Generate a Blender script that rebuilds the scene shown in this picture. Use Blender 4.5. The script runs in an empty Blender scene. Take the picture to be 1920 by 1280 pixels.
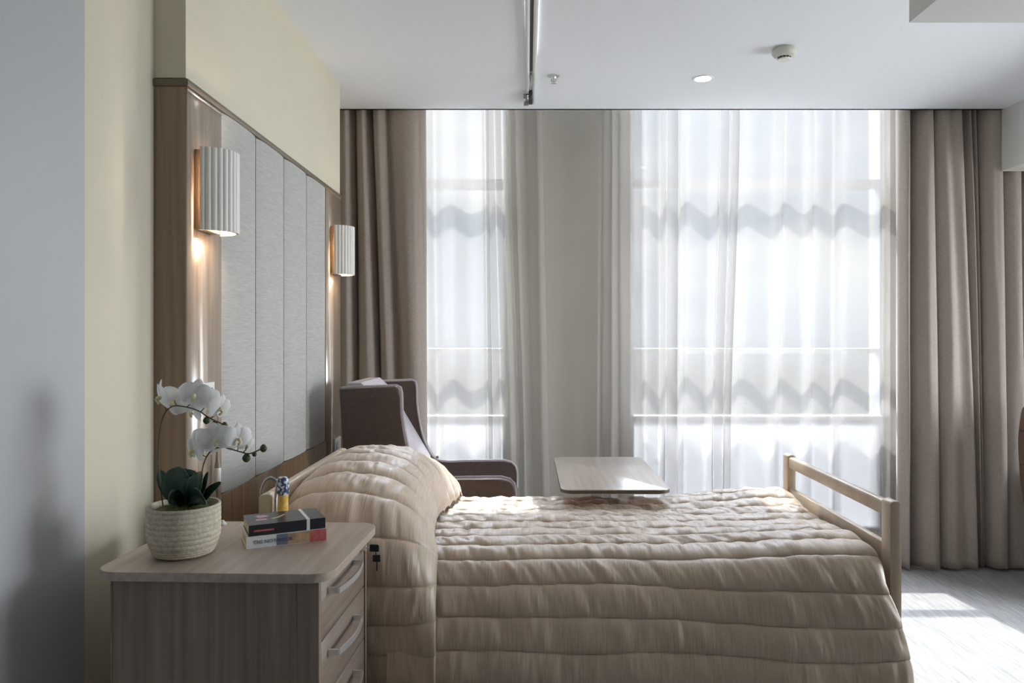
import bpy, bmesh, math, random
import numpy as np
from mathutils import Vector, Matrix, Euler

random.seed(7)
rng = np.random.RandomState(11)
C = bpy.context.scene.collection
SC = bpy.context.scene
PI = math.pi
F = 1388.0            # focal length in pixels of the 1920 px frame
EYE = 1.43            # camera height
U0, V0 = 989.0, 632.0 # where the room's depth direction vanishes


def W(px, py, Y):
    return Vector(((px - U0) * Y / F, Y, EYE - (py - V0) * Y / F))


# ------------------------------------------------------------------ camera
cam_d = bpy.data.cameras.new('camera')
cam = bpy.data.objects.new('camera', cam_d)
C.objects.link(cam)
cam.location = (0, 0, EYE)
cam.rotation_euler = (PI / 2, 0, 0)
cam_d.sensor_width = 36
cam_d.lens = F / 1920 * 36
cam_d.shift_x = (960 - U0) / 1920
cam_d.shift_y = -(640 - V0) / 1920
cam_d.clip_start = 0.05
SC.camera = cam

# ------------------------------------------------------------------ world
world = bpy.data.worlds.new('sky')
SC.world = world
world.use_nodes = True
nt = world.node_tree
nt.nodes.clear()
wo = nt.nodes.new('ShaderNodeOutputWorld')
bg = nt.nodes.new('ShaderNodeBackground')
tc = nt.nodes.new('ShaderNodeTexCoord')
sep = nt.nodes.new('ShaderNodeSeparateXYZ')
ramp = nt.nodes.new('ShaderNodeValToRGB')
mr = nt.nodes.new('ShaderNodeMapRange')
mr.inputs[1].default_value = -0.3
mr.inputs[2].default_value = 0.7
e = ramp.color_ramp.elements
e[0].position = 0.0
e[0].color = (0.62, 0.62, 0.60, 1)
e[1].position = 1.0
e[1].color = (0.66, 0.75, 0.93, 1)
for p, c in ((0.26, (0.66, 0.67, 0.68, 1)), (0.31, (0.80, 0.86, 0.96, 1)), (0.5, (0.80, 0.85, 0.95, 1))):
    n = ramp.color_ramp.elements.new(p)
    n.color = c
cl = nt.nodes.new('ShaderNodeTexNoise')
cl.inputs['Scale'].default_value = 3.2
cl.inputs['Detail'].default_value = 8
cmap = nt.nodes.new('ShaderNodeMapping')
cmap.inputs['Scale'].default_value = (1, 1, 2.2)
clr = nt.nodes.new('ShaderNodeValToRGB')
clr.color_ramp.elements[0].position = 0.45
clr.color_ramp.elements[1].position = 0.62
mul = nt.nodes.new('ShaderNodeMath')
mul.operation = 'MULTIPLY'
up = nt.nodes.new('ShaderNodeMapRange')
up.inputs[1].default_value = 0.0
up.inputs[2].default_value = 0.08
mx = nt.nodes.new('ShaderNodeMixRGB')
mx.inputs[2].default_value = (1.15, 1.15, 1.15, 1)
L = nt.links.new
L(tc.outputs['Generated'], sep.inputs[0])
L(sep.outputs[2], mr.inputs[0])
L(mr.outputs[0], ramp.inputs[0])
L(tc.outputs['Generated'], cmap.inputs[0])
L(cmap.outputs[0], cl.inputs[0])
L(cl.outputs[0], clr.inputs[0])
L(sep.outputs[2], up.inputs[0])
L(clr.outputs[0], mul.inputs[0])
L(up.outputs[0], mul.inputs[1])
L(mul.outputs[0], mx.inputs[0])
L(ramp.outputs[0], mx.inputs[1])
L(mx.outputs[0], bg.inputs[0])
# sky boosted towards the unseen side window (+X) as added room fill
SKY_WINDOW, SKY_SIDE_FILL = 0.80, 14.0
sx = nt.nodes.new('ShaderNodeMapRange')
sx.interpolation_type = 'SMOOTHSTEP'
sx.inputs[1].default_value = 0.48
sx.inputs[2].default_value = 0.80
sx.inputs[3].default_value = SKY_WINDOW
sx.inputs[4].default_value = SKY_SIDE_FILL
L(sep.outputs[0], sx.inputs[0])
# glow added round the sun to brighten bed top, table and floor
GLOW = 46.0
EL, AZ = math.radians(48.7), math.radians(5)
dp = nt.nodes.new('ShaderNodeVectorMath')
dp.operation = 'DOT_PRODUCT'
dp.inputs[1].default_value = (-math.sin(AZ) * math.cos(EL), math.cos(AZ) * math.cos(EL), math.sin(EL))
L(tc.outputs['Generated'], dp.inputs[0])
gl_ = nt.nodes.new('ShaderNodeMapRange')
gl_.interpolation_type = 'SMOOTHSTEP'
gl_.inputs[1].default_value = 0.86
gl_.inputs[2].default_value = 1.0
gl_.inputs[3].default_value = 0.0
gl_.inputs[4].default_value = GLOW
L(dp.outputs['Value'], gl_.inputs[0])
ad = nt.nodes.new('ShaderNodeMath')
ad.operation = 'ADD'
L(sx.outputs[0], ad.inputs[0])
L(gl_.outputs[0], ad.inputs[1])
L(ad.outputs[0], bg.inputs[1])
L(bg.outputs[0], wo.inputs[0])

# sun
EL, AZ = math.radians(48.7), math.radians(5)
sd = bpy.data.lights.new('sun', 'SUN')
sd.energy = 16.0
sd.angle = math.radians(0.9)
sd.color = (1.0, 0.965, 0.91)
sun = bpy.data.objects.new('sun', sd)
C.objects.link(sun)
tdir = Vector((math.sin(AZ) * math.cos(EL), -math.cos(AZ) * math.cos(EL), -math.sin(EL)))
sun.rotation_euler = tdir.to_track_quat('-Z', 'Y').to_euler()
sun.location = (0, 8, 6)

SC.view_settings.view_transform = 'Standard'
SC.view_settings.look = 'None'
SC.view_settings.gamma = 1
SC.view_settings.use_curve_mapping = False
SC.view_settings.exposure = 0.48
SC.cycles.use_denoising = True
try:
    SC.cycles.denoiser = 'OPENIMAGEDENOISE'
    SC.cycles.denoising_input_passes = 'RGB_ALBEDO_NORMAL'
except Exception:
    pass
SC.cycles.max_bounces = 14
SC.cycles.diffuse_bounces = 8
SC.cycles.glossy_bounces = 4
SC.cycles.transmission_bounces = 8
SC.cycles.transparent_max_bounces = 24
SC.cycles.caustics_reflective = False
SC.cycles.caustics_refractive = False
SC.cycles.sample_clamp_indirect = 12


# window light portals (they only steer sampling, they give no light)
def portal(x0, x1, z0, z1, y):
    d = bpy.data.lights.new('window_portal', 'AREA')
    d.shape = 'RECTANGLE'
    d.size = x1 - x0
    d.size_y = z1 - z0
    d.cycles.is_portal = True
    o = bpy.data.objects.new('window_portal', d)
    o.location = ((x0 + x1) / 2, y, (z0 + z1) / 2)
    o.rotation_euler = (-PI / 2, 0, 0)
    C.objects.link(o)


WINS = [(-0.86, -0.128), (0.68, 2.40)]
for a, b in WINS:
    portal(a, b, 0.12, 3.72, 5.09)


d = bpy.data.lights.new('added_window_portal', 'AREA')  # sampling portal of the added, unseen side window
d.shape = 'RECTANGLE'
d.size, d.size_y = 1.9, 1.9
d.cycles.is_portal = True
o = bpy.data.objects.new('added_window_portal', d)
o.location = (4.42, 2.75, 1.45)
o.rotation_euler = (PI / 2, 0, PI / 2)
C.objects.link(o)


# ------------------------------------------------------------------ helpers
def finish(me, smooth):
    for p in me.polygons:
        p.use_smooth = smooth
    return me


def obj(name, bm, m, parent=None, smooth=True, auto=True):
    me = bpy.data.meshes.new(name)
    bmesh.ops.recalc_face_normals(bm, faces=bm.faces)
    if smooth and auto:
        for ed in bm.edges:
            if len(ed.link_faces) == 2 and ed.calc_face_angle(0) > 0.6:
                ed.smooth = False
    bm.to_mesh(me)
    bm.free()
    finish(me, smooth)
    if isinstance(m, (list, tuple)):
        for x in m:
            me.materials.append(x)
    else:
        me.materials.append(m)
    o = bpy.data.objects.new(name, me)
    C.objects.link(o)
    if parent:
        o.parent = parent
    return o


def thing(name, label, cat, loc=(0, 0, 0), rz=0, group=None):
    o = bpy.data.objects.new(name, None)
    o.empty_display_size = 0.1
    C.objects.link(o)
    o.location = loc
    o.rotation_euler = (0, 0, rz)
    return tag(o, label, cat, group)


def tag(o, label, cat, group=None):
    o['label'] = label
    o['category'] = cat
    if group:
        o['group'] = group
    return o


def struct(name, bm, m, parent=None, smooth=False):
    o = obj(name, bm, m, parent, smooth)
    if not parent:
        o['kind'] = 'structure'
    return o


def box(bm, x0, x1, y0, y1, z0, z1, bev=0.0, seg=2):
    r = bmesh.ops.create_cube(bm, size=1.0)
    vs = r['verts']
    for v in vs:
        v.co = Vector((x0 + (v.co.x + .5) * (x1 - x0), y0 + (v.co.y + .5) * (y1 - y0), z0 + (v.co.z + .5) * (z1 - z0)))
    if bev > 0:
        es = list({e for v in vs for e in v.link_edges})
        bmesh.ops.bevel(bm, geom=es, offset=bev, segments=seg, profile=0.5, affect='EDGES')
    return bm


def B(*a, **k):
    return box(bmesh.new(), *a, **k)


def tube(bm, pts, r, n=10, cap=True, flat=1.0):
    pts = [Vector(p) for p in pts]
    rs = r if isinstance(r, (list, tuple)) else [r] * len(pts)
    rings = []
    prev = None
    for i, p in enumerate(pts):
        if i == 0:
            d = pts[1] - pts[0]
        elif i == len(pts) - 1:
            d = pts[-1] - pts[-2]
        else:
            d = pts[i + 1] - pts[i - 1]
        d.normalize()
        if prev is None:
            a = d.cross(Vector((0, 0, 1)))
            if a.length < 0.05:
                a = d.cross(Vector((1, 0, 0)))
        else:
            a = prev - d * prev.dot(d)
        a.normalize()
        prev = a
        b = d.cross(a)
        rings.append([bm.verts.new(p + (a * math.cos(2 * PI * k / n) + b * math.sin(2 * PI * k / n) * flat) * rs[i]) for k in range(n)])
    for i in range(len(rings) - 1):
        for k in range(n):
            bm.faces.new((rings[i][k], rings[i][(k + 1) % n], rings[i + 1][(k + 1) % n], rings[i + 1][k]))
    if cap:
        bm.faces.new(rings[0][::-1])
        bm.faces.new(rings[-1])
    return bm


def lathe(bm, prof, n=48, ctr=(0, 0, 0), close=False):
    """prof: (r, z) pairs"""
    cx, cy, cz = ctr
    rings = []
    for r, z in prof:
        if r < 1e-6:
            rings.append([bm.verts.new((cx, cy, cz + z))])
        else:
            rings.append([bm.verts.new((cx + r * math.cos(2 * PI * k / n), cy + r * math.sin(2 * PI * k / n), cz + z)) for k in range(n)])
    for a, b in zip(rings[:-1], rings[1:]):
        for k in range(n):
            k2 = (k + 1) % n
            if len(a) == 1 and len(b) > 1:
                bm.faces.new((a[0], b[k2], b[k]))
            elif len(b) == 1 and len(a) > 1:
                bm.faces.new((a[k], a[k2], b[0]))
            elif len(a) > 1:
                bm.faces.new((a[k], a[k2], b[k2], b[k]))
    return bm


def prism(bm, poly, h0, h1, axis='z', bev=0.0, seg=3):
    """poly of 2D points extruded along an axis: 'z' -> (x,y), 'y' -> (x,z), 'x' -> (y,z)"""
    def mk(p, h):
        if axis == 'z':
            return (p[0], p[1], h)
        if axis == 'y':
            return (p[0], h, p[1])
        return (h, p[0], p[1])
    a = [bm.verts.new(mk(p, h0)) for p in poly]
    b = [bm.verts.new(mk(p, h1)) for p in poly]
    n = len(poly)
    f1 = bm.faces.new(a)
    f2 = bm.faces.new(b)
    for i in range(n):
        bm.faces.new((a[i], a[(i + 1) % n], b[(i + 1) % n], b[i]))
    if bev > 0:
        es = list(set(f1.edges) | set(f2.edges))
        bmesh.ops.bevel(bm, geom=es, offset=bev, segments=seg, profile=0.5, affect='EDGES')
    return bm


def rounded_rect(x0, x1, y0, y1, r, n=8):
    out = []
    for cx, cy, a0 in ((x1 - r, y1 - r, 0), (x0 + r, y1 - r, 90), (x0 + r, y0 + r, 180), (x1 - r, y0 + r, 270)):
        for k in range(n + 1):
            a = math.radians(a0 + 90 * k / n)
            out.append((cx + r * math.cos(a), cy + r * math.sin(a)))
    return out


def catmull(pts, n=8):
    P = [np.array(p, float) for p in pts]
    P = [2 * P[0] - P[1]] + P + [2 * P[-1] - P[-2]]
    out = []
    for i in range(1, len(P) - 2):
        for k in range(n):
            t = k / n
            a, b, c, d = P[i - 1:i + 3]
            out.append(0.5 * ((2 * b) + (-a + c) * t + (2 * a - 5 * b + 4 * c - d) * t * t + (-a + 3 * b - 3 * c + d) * t ** 3))
    out.append(P[-2])
    return out


_tab = rng.rand(512, 512)


def vnoise(x, y):
    x = np.asarray(x, float) + 1000.37
    y = np.asarray(y, float) + 1000.71
    x, y = np.broadcast_arrays(x, y)
    xi = np.floor(x).astype(int)
    yi = np.floor(y).astype(int)
    fx = x - xi
    fy = y - yi
    fx = fx * fx * (3 - 2 * fx)
    fy = fy * fy * (3 - 2 * fy)
    g = lambda a, b: _tab[a % 512, b % 512]
    return ((g(xi, yi) * (1 - fx) + g(xi + 1, yi) * fx) * (1 - fy) + (g(xi, yi + 1) * (1 - fx) + g(xi + 1, yi + 1) * fx) * fy) * 2 - 1


def grid_obj(name, P, m, parent=None, uv=None, thick=0.0):
    """P: array (n, m, 3)"""
    n, k = P.shape[:2]
    idx = np.arange(n * k).reshape(n, k)
    faces = np.stack([idx[:-1, :-1], idx[1:, :-1], idx[1:, 1:], idx[:-1, 1:]], -1).reshape(-1, 4)
    me = bpy.data.meshes.new(name)
    me.from_pydata(P.reshape(-1, 3).tolist(), [], faces.tolist())
    if uv is not None:
        lay = me.uv_layers.new(name='UVMap')
        li = np.zeros(len(me.loops), dtype=np.int32)
        me.loops.foreach_get('vertex_index', li)
        lay.data.foreach_set('uv', uv.reshape(-1, 2)[li].ravel())
    me.polygons.foreach_set('use_smooth', [True] * len(me.polygons))
    me.materials.append(m)
    o = bpy.data.objects.new(name, me)
    C.objects.link(o)
    if parent:
        o.parent = parent
    if thick:
        s = o.modifiers.new('thickness', 'SOLIDIFY')
        s.thickness = thick
        s.offset = 0
    return o


# ------------------------------------------------------------------ materials
def mat(name, col, rough=0.6, metal=0.0, **kw):
    m = bpy.data.materials.new(name)
    m.use_nodes = True
    b = m.node_tree.nodes['Principled BSDF']
    b.inputs['Base Color'].default_value = (*col, 1)
    b.inputs['Roughness'].default_value = rough
    b.inputs['Metallic'].default_value = metal
    for k, v in kw.items():
        b.inputs[k].default_value = v
    return m


def noisy(name, c1, c2, scale=(1, 1, 1), nscale=5.0, detail=6, rough=0.6, bump=0.0, bscale=None, coords='Object', metal=0.0, p0=0.3, p1=0.7, bdist=0.002, **kw):
    m = mat(name, c1, rough, metal, **kw)
    t = m.node_tree
    b = t.nodes['Principled BSDF']
    co = t.nodes.new('ShaderNodeTexCoord')
    mp = t.nodes.new('ShaderNodeMapping')
    mp.inputs['Scale'].default_value = scale
    nz = t.nodes.new('ShaderNodeTexNoise')
    nz.inputs['Scale'].default_value = nscale
    nz.inputs['Detail'].default_value = detail
    rp = t.nodes.new('ShaderNodeValToRGB')
    rp.color_ramp.elements[0].position = p0
    rp.color_ramp.elements[1].position = p1
    rp.color_ramp.elements[0].color = (*c1, 1)
    rp.color_ramp.elements[1].color = (*c2, 1)
    t.links.new(co.outputs[coords], mp.inputs[0])
    t.links.new(mp.outputs[0], nz.inputs[0])
    t.links.new(nz.outputs[0], rp.inputs[0])
    t.links.new(rp.outputs[0], b.inputs['Base Color'])
    if bump:
        bp = t.nodes.new('ShaderNodeBump')
        bp.inputs['Strength'].default_value = bump
        bp.inputs['Distance'].default_value = bdist
        src = nz
        if bscale:
            mp2 = t.nodes.new('ShaderNodeMapping')
            mp2.inputs['Scale'].default_value = bscale
            src = t.nodes.new('ShaderNodeTexNoise')
            src.inputs['Scale'].default_value = 1.0
            src.inputs['Detail'].default_value = 3
            t.links.new(co.outputs[coords], mp2.inputs[0])
            t.links.new(mp2.outputs[0], src.inputs[0])
        t.links.new(src.outputs[0], bp.inputs['Height'])
        t.links.new(bp.outputs[0], b.inputs['Normal'])
    return m


M = {}
M['wall_yellow'] = noisy('yellow_paint', (0.635, 0.59, 0.475), (0.655, 0.61, 0.49), nscale=3, rough=0.7, bump=0.05, bscale=(150, 150, 150))
M['wall_white'] = noisy('grey_white_paint', (0.43, 0.44, 0.45), (0.45, 0.46, 0.465), nscale=2, rough=0.38, bump=0.05, bscale=(90, 90, 90))
M['wall_beige'] = noisy('beige_paint', (0.56, 0.53, 0.47), (0.58, 0.55, 0.49), nscale=2, rough=0.8)
M['ceiling'] = noisy('ceiling_paint', (0.85, 0.885, 0.94), (0.86, 0.895, 0.95), nscale=2, rough=0.85)
M['room_white'] = noisy('white_paint', (0.72, 0.72, 0.70), (0.74, 0.74, 0.72), nscale=2, rough=0.8)
M['oak'] = noisy('oak_laminate', (0.16, 0.095, 0.048), (0.28, 0.175, 0.095), scale=(60, 60, 1.6), nscale=1.0, detail=8, rough=0.36, bump=0.10, **{'Coat Weight': 1.0, 'Coat Roughness': 0.20, 'Coat IOR': 1.5})
M['oak_glare'] = noisy('oak_glare_laminate', (0.34, 0.25, 0.18), (0.50, 0.39, 0.30), scale=(60, 60, 1.6), nscale=1.0, detail=8, rough=0.3, bump=0.04, **{'Coat Weight': 1.0, 'Coat Roughness': 0.22, 'Coat IOR': 2.0})  # same oak, base lightened to stand in for window glare
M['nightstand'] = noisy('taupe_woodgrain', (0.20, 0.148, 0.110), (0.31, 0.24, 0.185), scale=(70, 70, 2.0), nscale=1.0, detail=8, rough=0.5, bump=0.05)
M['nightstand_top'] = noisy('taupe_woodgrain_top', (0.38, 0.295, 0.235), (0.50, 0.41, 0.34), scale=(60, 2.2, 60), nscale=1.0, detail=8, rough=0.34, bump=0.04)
M['drawer'] = noisy('taupe_woodgrain_drawer', (0.22, 0.165, 0.13), (0.32, 0.25, 0.20), scale=(40, 2.2, 70), nscale=1.0, detail=8, rough=0.42, bump=0.05)
M['table'] = noisy('walnut_laminate', (0.50, 0.40, 0.34), (0.62, 0.53, 0.47), scale=(50, 1.8, 50), nscale=1.0, detail=8, rough=0.28, bump=0.02, **{'Coat Weight': 0.7, 'Coat Roughness': 0.12})
M['beech'] = noisy('beech_wood', (0.54, 0.42, 0.31), (0.66, 0.54, 0.42), scale=(14, 14, 3), nscale=1.0, detail=6, rough=0.38, **{'Coat Weight': 0.2, 'Coat Roughness': 0.3})
M['cream'] = noisy('cream_beech', (0.56, 0.45, 0.31), (0.66, 0.55, 0.41), scale=(14, 3, 14), nscale=1.0, rough=0.35)
M['edge_dark'] = mat('dark_edge_band', (0.12, 0.095, 0.065), 0.4)
M['cap'] = mat('shadow_gap_trim', (0.16, 0.13, 0.095), 0.45, 0.3)  # cap trim; its dark tone stands in for the shadow gap
M['cushion'] = noisy('pale_woven_fabric', (0.39, 0.385, 0.365), (0.48, 0.475, 0.455), scale=(10, 10, 160), nscale=1.6, detail=5, rough=0.85, bump=0.35, bscale=(12, 12, 260), bdist=0.003)
M['curtain'] = noisy('taupe_curtain_cloth', (0.34, 0.288, 0.25), (0.42, 0.362, 0.32), scale=(30, 30, 120), nscale=2.0, detail=5, rough=0.85, bump=0.12, bscale=(300, 300, 300), **{'Sheen Weight': 0.25, 'Sheen Roughness': 0.5})
M['chair_brown'] = noisy('brown_upholstery', (0.075, 0.05, 0.043), (0.095, 0.066, 0.057), nscale=60, rough=0.7, bump=0.15, **{'Sheen Weight': 0.1})
M['chair_lilac'] = noisy('mauve_grey_upholstery', (0.42, 0.38, 0.40), (0.48, 0.44, 0.46), nscale=60, rough=0.8, bump=0.1)
M['chair_tan'] = noisy('tan_upholstery', (0.16, 0.10, 0.07), (0.20, 0.13, 0.09), nscale=20, rough=0.6, bump=0.1)
M['chrome'] = mat('brushed_chrome', (0.92, 0.92, 0.93), 0.3, 0.85)
M['steel'] = mat('grey_steel', (0.35, 0.36, 0.37), 0.3, 1.0)
M['black'] = mat('black_plastic', (0.012, 0.012, 0.014), 0.35)
M['white_plastic'] = mat('white_plastic', (0.78, 0.78, 0.76), 0.35)
M['alu'] = mat('white_aluminium', (0.80, 0.80, 0.80), 0.35)
M['detector'] = mat('ivory_plastic', (0.62, 0.61, 0.55), 0.5)
M['shade'] = mat('ribbed_white_ceramic', (0.80, 0.78, 0.74), 0.5, **{'Subsurface Weight': 0.0})
M['frame'] = mat('grey_window_frame', (0.66, 0.67, 0.69), 0.45)
M['sill'] = mat('white_window_sill', (0.8, 0.8, 0.8), 0.4)
M['page'] = noisy('book_pages', (0.62, 0.56, 0.42), (0.76, 0.70, 0.56), scale=(2, 2, 900), nscale=1.0, rough=0.8)
M['book_black'] = mat('black_book_cover', (0.02, 0.022, 0.03), 0.28)
M['book_white'] = mat('white_book_cover', (0.74, 0.76, 0.76), 0.35)
M['ink_blue'] = mat('blue_print', (0.08, 0.12, 0.22), 0.5)
M['ink_grey'] = mat('grey_print', (0.16, 0.18, 0.24), 0.5)
M['ink_tan'] = noisy('tan_print', (0.62, 0.42, 0.26), (0.30, 0.20, 0.13), nscale=30, rough=0.4)
M['ink_red'] = noisy('red_print', (0.55, 0.06, 0.07), (0.45, 0.20, 0.16), nscale=90, rough=0.4)
M['ink_pink'] = noisy('pink_print', (0.62, 0.20, 0.38), (0.70, 0.50, 0.55), nscale=90, rough=0.4)
M['ink_gold'] = mat('gold_print', (0.60, 0.48, 0.34), 0.4)
M['white_band'] = mat('white_paper_band', (0.78, 0.78, 0.78), 0.5)
M['pot'] = noisy('cream_woven_ceramic', (0.44, 0.39, 0.29), (0.62, 0.57, 0.45), nscale=140, detail=3, rough=0.75, bump=0.7, bdist=0.002)
M['moss'] = noisy('green_moss', (0.05, 0.06, 0.015), (0.17, 0.17, 0.05), nscale=160, rough=0.95, bump=1.0, bdist=0.004)
M['leaf'] = noisy('dark_orchid_leaf', (0.010, 0.032, 0.016), (0.022, 0.060, 0.028), nscale=12, rough=0.33)
M['stem'] = noisy('orchid_stem', (0.05, 0.07, 0.02), (0.09, 0.08, 0.035), nscale=30, rough=0.5)
M['bud'] = mat('dark_green_bud', (0.045, 0.065, 0.02), 0.5)
M['lip'] = noisy('yellow_orchid_lip', (0.80, 0.76, 0.45), (0.72, 0.60, 0.28), nscale=120, rough=0.5)
M['glass_sun'] = mat('glossy_amber', (0.70, 0.36, 0.03), 0.15)
M['cord'] = mat('cord_grey', (0.32, 0.26, 0.22), 0.5)
M['green_print'] = mat('green_print', (0.10, 0.55, 0.38), 0.4)
M['blue_dot'] = mat('blue_print_bright', (0.12, 0.16, 0.45), 0.4)


def petal_mat():
    m = mat('white_orchid_petal', (0.84, 0.84, 0.85), 0.5)
    t = m.node_tree
    b = t.nodes['Principled BSDF']
    tr = t.nodes.new('ShaderNodeBsdfTranslucent')
    tr.inputs[0].default_value = (0.8, 0.8, 0.78, 1)
    mxs = t.nodes.new('ShaderNodeMixShader')
    mxs.inputs[0].default_value = 0.3
    t.links.new(b.outputs[0], mxs.inputs[1])
    t.links.new(tr.outputs[0], mxs.inputs[2])
    t.links.new(mxs.outputs[0], t.nodes['Material Output'].inputs[0])
    return m


M['petal'] = petal_mat()


def sheer_mat():
    m = bpy.data.materials.new('white_sheer_voile')
    m.use_nodes = True
    t = m.node_tree
    t.nodes.clear()
    out = t.nodes.new('ShaderNodeOutputMaterial')
    tp = t.nodes.new('ShaderNodeBsdfTransparent')
    tl = t.nodes.new('ShaderNodeBsdfTranslucent')
    tl.inputs[0].default_value = (0.185, 0.18, 0.178, 1)
    df = t.nodes.new('ShaderNodeBsdfDiffuse')
    df.inputs[0].default_value = (0.62, 0.575, 0.54, 1)
    m1 = t.nodes.new('ShaderNodeMixShader')
    m1.inputs[0].default_value = 0.5
    m2 = t.nodes.new('ShaderNodeMixShader')
    lw = t.nodes.new('ShaderNodeLayerWeight')
    lw.inputs[0].default_value = 0.35
    rp = t.nodes.new('ShaderNodeMapRange')
    rp.inputs[3].default_value = 0.50
    rp.inputs[4].default_value = 0.97
    t.links.new(tl.outputs[0], m1.inputs[1])
    t.links.new(df.outputs[0], m1.inputs[2])
    t.links.new(lw.outputs['Facing'], rp.inputs[0])
    t.links.new(rp.outputs[0], m2.inputs[0])
    t.links.new(tp.outputs[0], m2.inputs[1])
    t.links.new(m1.outputs[0], m2.inputs[2])
    t.links.new(m2.outputs[0], out.inputs[0])
    return m


M['sheer'] = sheer_mat()


def glass_mat():
    m = bpy.data.materials.new('window_glass')
    m.use_nodes = True
    t = m.node_tree
    t.nodes.clear()
    out = t.nodes.new('ShaderNodeOutputMaterial')
    tp = t.nodes.new('ShaderNodeBsdfTransparent')
    tp.inputs[0].default_value = (0.95, 0.97, 0.97, 1)
    gl = t.nodes.new('ShaderNodeBsdfGlossy')
    gl.inputs['Roughness'].default_value = 0.02
    mm = t.nodes.new('ShaderNodeMixShader')
    mm.inputs[0].default_value = 0.05
    t.links.new(tp.outputs[0], mm.inputs[1])
    t.links.new(gl.outputs[0], mm.inputs[2])
    t.links.new(mm.outputs[0], out.inputs[0])
    return m


M['glass'] = glass_mat()


def frosted_mat():
    m = mat('frosted_glass', (0.72, 0.73, 0.74), 0.5)
    t = m.node_tree
    tl = t.nodes.new('ShaderNodeBsdfTranslucent')
    tl.inputs[0].default_value = (0.55, 0.56, 0.57, 1)
    mm = t.nodes.new('ShaderNodeMixShader')
    mm.inputs[0].default_value = 0.55
    t.links.new(t.nodes['Principled BSDF'].outputs[0], mm.inputs[1])
    t.links.new(tl.outputs[0], mm.inputs[2])
    t.links.new(mm.outputs[0], t.nodes['Material Output'].inputs[0])
    return m


M['frosted'] = frosted_mat()


def emit(name, col, s):
    m = bpy.data.materials.new(name)
    m.use_nodes = True
    t = m.node_tree
    b = t.nodes['Principled BSDF']
    b.inputs['Emission Color'].default_value = (*col, 1)
    b.inputs['Emission Strength'].default_value = s
    return m


M['lamp_warm'] = emit('warm_bulb', (1.0, 0.84, 0.66), 110)
M['lamp_white'] = emit('downlight_lens', (1.0, 0.98, 0.95), 12)


def carpet_mat():
    m = mat('grey_striped_carpet', (0.2, 0.2, 0.2), 0.95)
    t = m.node_tree
    b = t.nodes['Principled BSDF']
    co = t.nodes.new('ShaderNodeTexCoord')
    mp = t.nodes.new('ShaderNodeMapping')
    mp.inputs['Rotation'].default_value = (0, 0, math.radians(-8))
    mp.inputs['Scale'].default_value = (120, 6.0, 1)
    n1 = t.nodes.new('ShaderNodeTexNoise')
    n1.inputs['Scale'].default_value = 1.0
    n1.inputs['Detail'].default_value = 4
    r1 = t.nodes.new('ShaderNodeValToRGB')
    r1.color_ramp.elements[0].position = 0.38
    r1.color_ramp.elements[1].position = 0.66
    r1.color_ramp.elements[0].color = (0.27, 0.262, 0.258, 1)
    r1.color_ramp.elements[1].color = (0.40, 0.392, 0.388, 1)
    n2 = t.nodes.new('ShaderNodeTexNoise')
    n2.inputs['Scale'].default_value = 260
    n2.inputs['Detail'].default_value = 2
    bp = t.nodes.new('ShaderNodeBump')
    bp.inputs['Strength'].default_value = 0.7
    bp.inputs['Distance'].default_value = 0.004
    t.links.new(co.outputs['Object'], mp.inputs[0])
    t.links.new(mp.outputs[0], n1.inputs[0])
    t.links.new(n1.outputs[0], r1.inputs[0])
    t.links.new(r1.outputs[0], b.inputs['Base Color'])
    t.links.new(co.outputs['Object'], n2.inputs[0])
    t.links.new(n2.outputs[0], bp.inputs['Height'])
    t.links.new(bp.outputs[0], b.inputs['Normal'])
    return m


M['carpet'] = carpet_mat()


def quilt_mat():
    m = mat('taupe_satin_quilting', (0.4, 0.32, 0.25), 0.45, **{'Sheen Weight': 0.55, 'Sheen Roughness': 0.35, 'Specular IOR Level': 0.9, 'Sheen Tint': (1, 0.97, 0.95, 1)})
    t = m.node_tree
    b = t.nodes['Principled BSDF']
    co = t.nodes.new('ShaderNodeTexCoord')
    mp = t.nodes.new('ShaderNodeMapping')
    mp.inputs['Scale'].default_value = (380, 9, 1)
    n1 = t.nodes.new('ShaderNodeTexNoise')
    n1.inputs['Scale'].default_value = 1.0
    n1.inputs['Detail'].default_value = 5
    r1 = t.nodes.new('ShaderNodeValToRGB')
    r1.color_ramp.elements[0].position = 0.3
    r1.color_ramp.elements[1].position = 0.7
    r1.color_ramp.elements[0].color = (0.47, 0.35, 0.25, 1)
    r1.color_ramp.elements[1].color = (0.62, 0.49, 0.375, 1)
    bp = t.nodes.new('ShaderNodeBump')
    bp.inputs['Strength'].default_value = 0.25
    bp.inputs['Distance'].default_value = 0.002
    t.links.new(co.outputs['UV'], mp.inputs[0])
    t.links.new(mp.outputs[0], n1.inputs[0])
    t.links.new(n1.outputs[0], r1.inputs[0])
    t.links.new(r1.outputs[0], b.inputs['Base Color'])
    t.links.new(n1.outputs[0], bp.inputs['Height'])
    t.links.new(bp.outputs[0], b.inputs['Normal'])
    return m


M['quilt'] = quilt_mat()

# ------------------------------------------------------------------ the room
CEIL = EYE + 1.387
XW, XR = -1.03, -1.131          # panel face, recessed wall
YP, YE = 2.24, 4.08             # the wall projection with the headboard panel
YC = 4.52                       # where the ceiling stops at the curtain pocket
YG = 5.00                       # glass
XRIGHT, YBACK = 4.3, -1.6
TOPZ = 3.80

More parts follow.
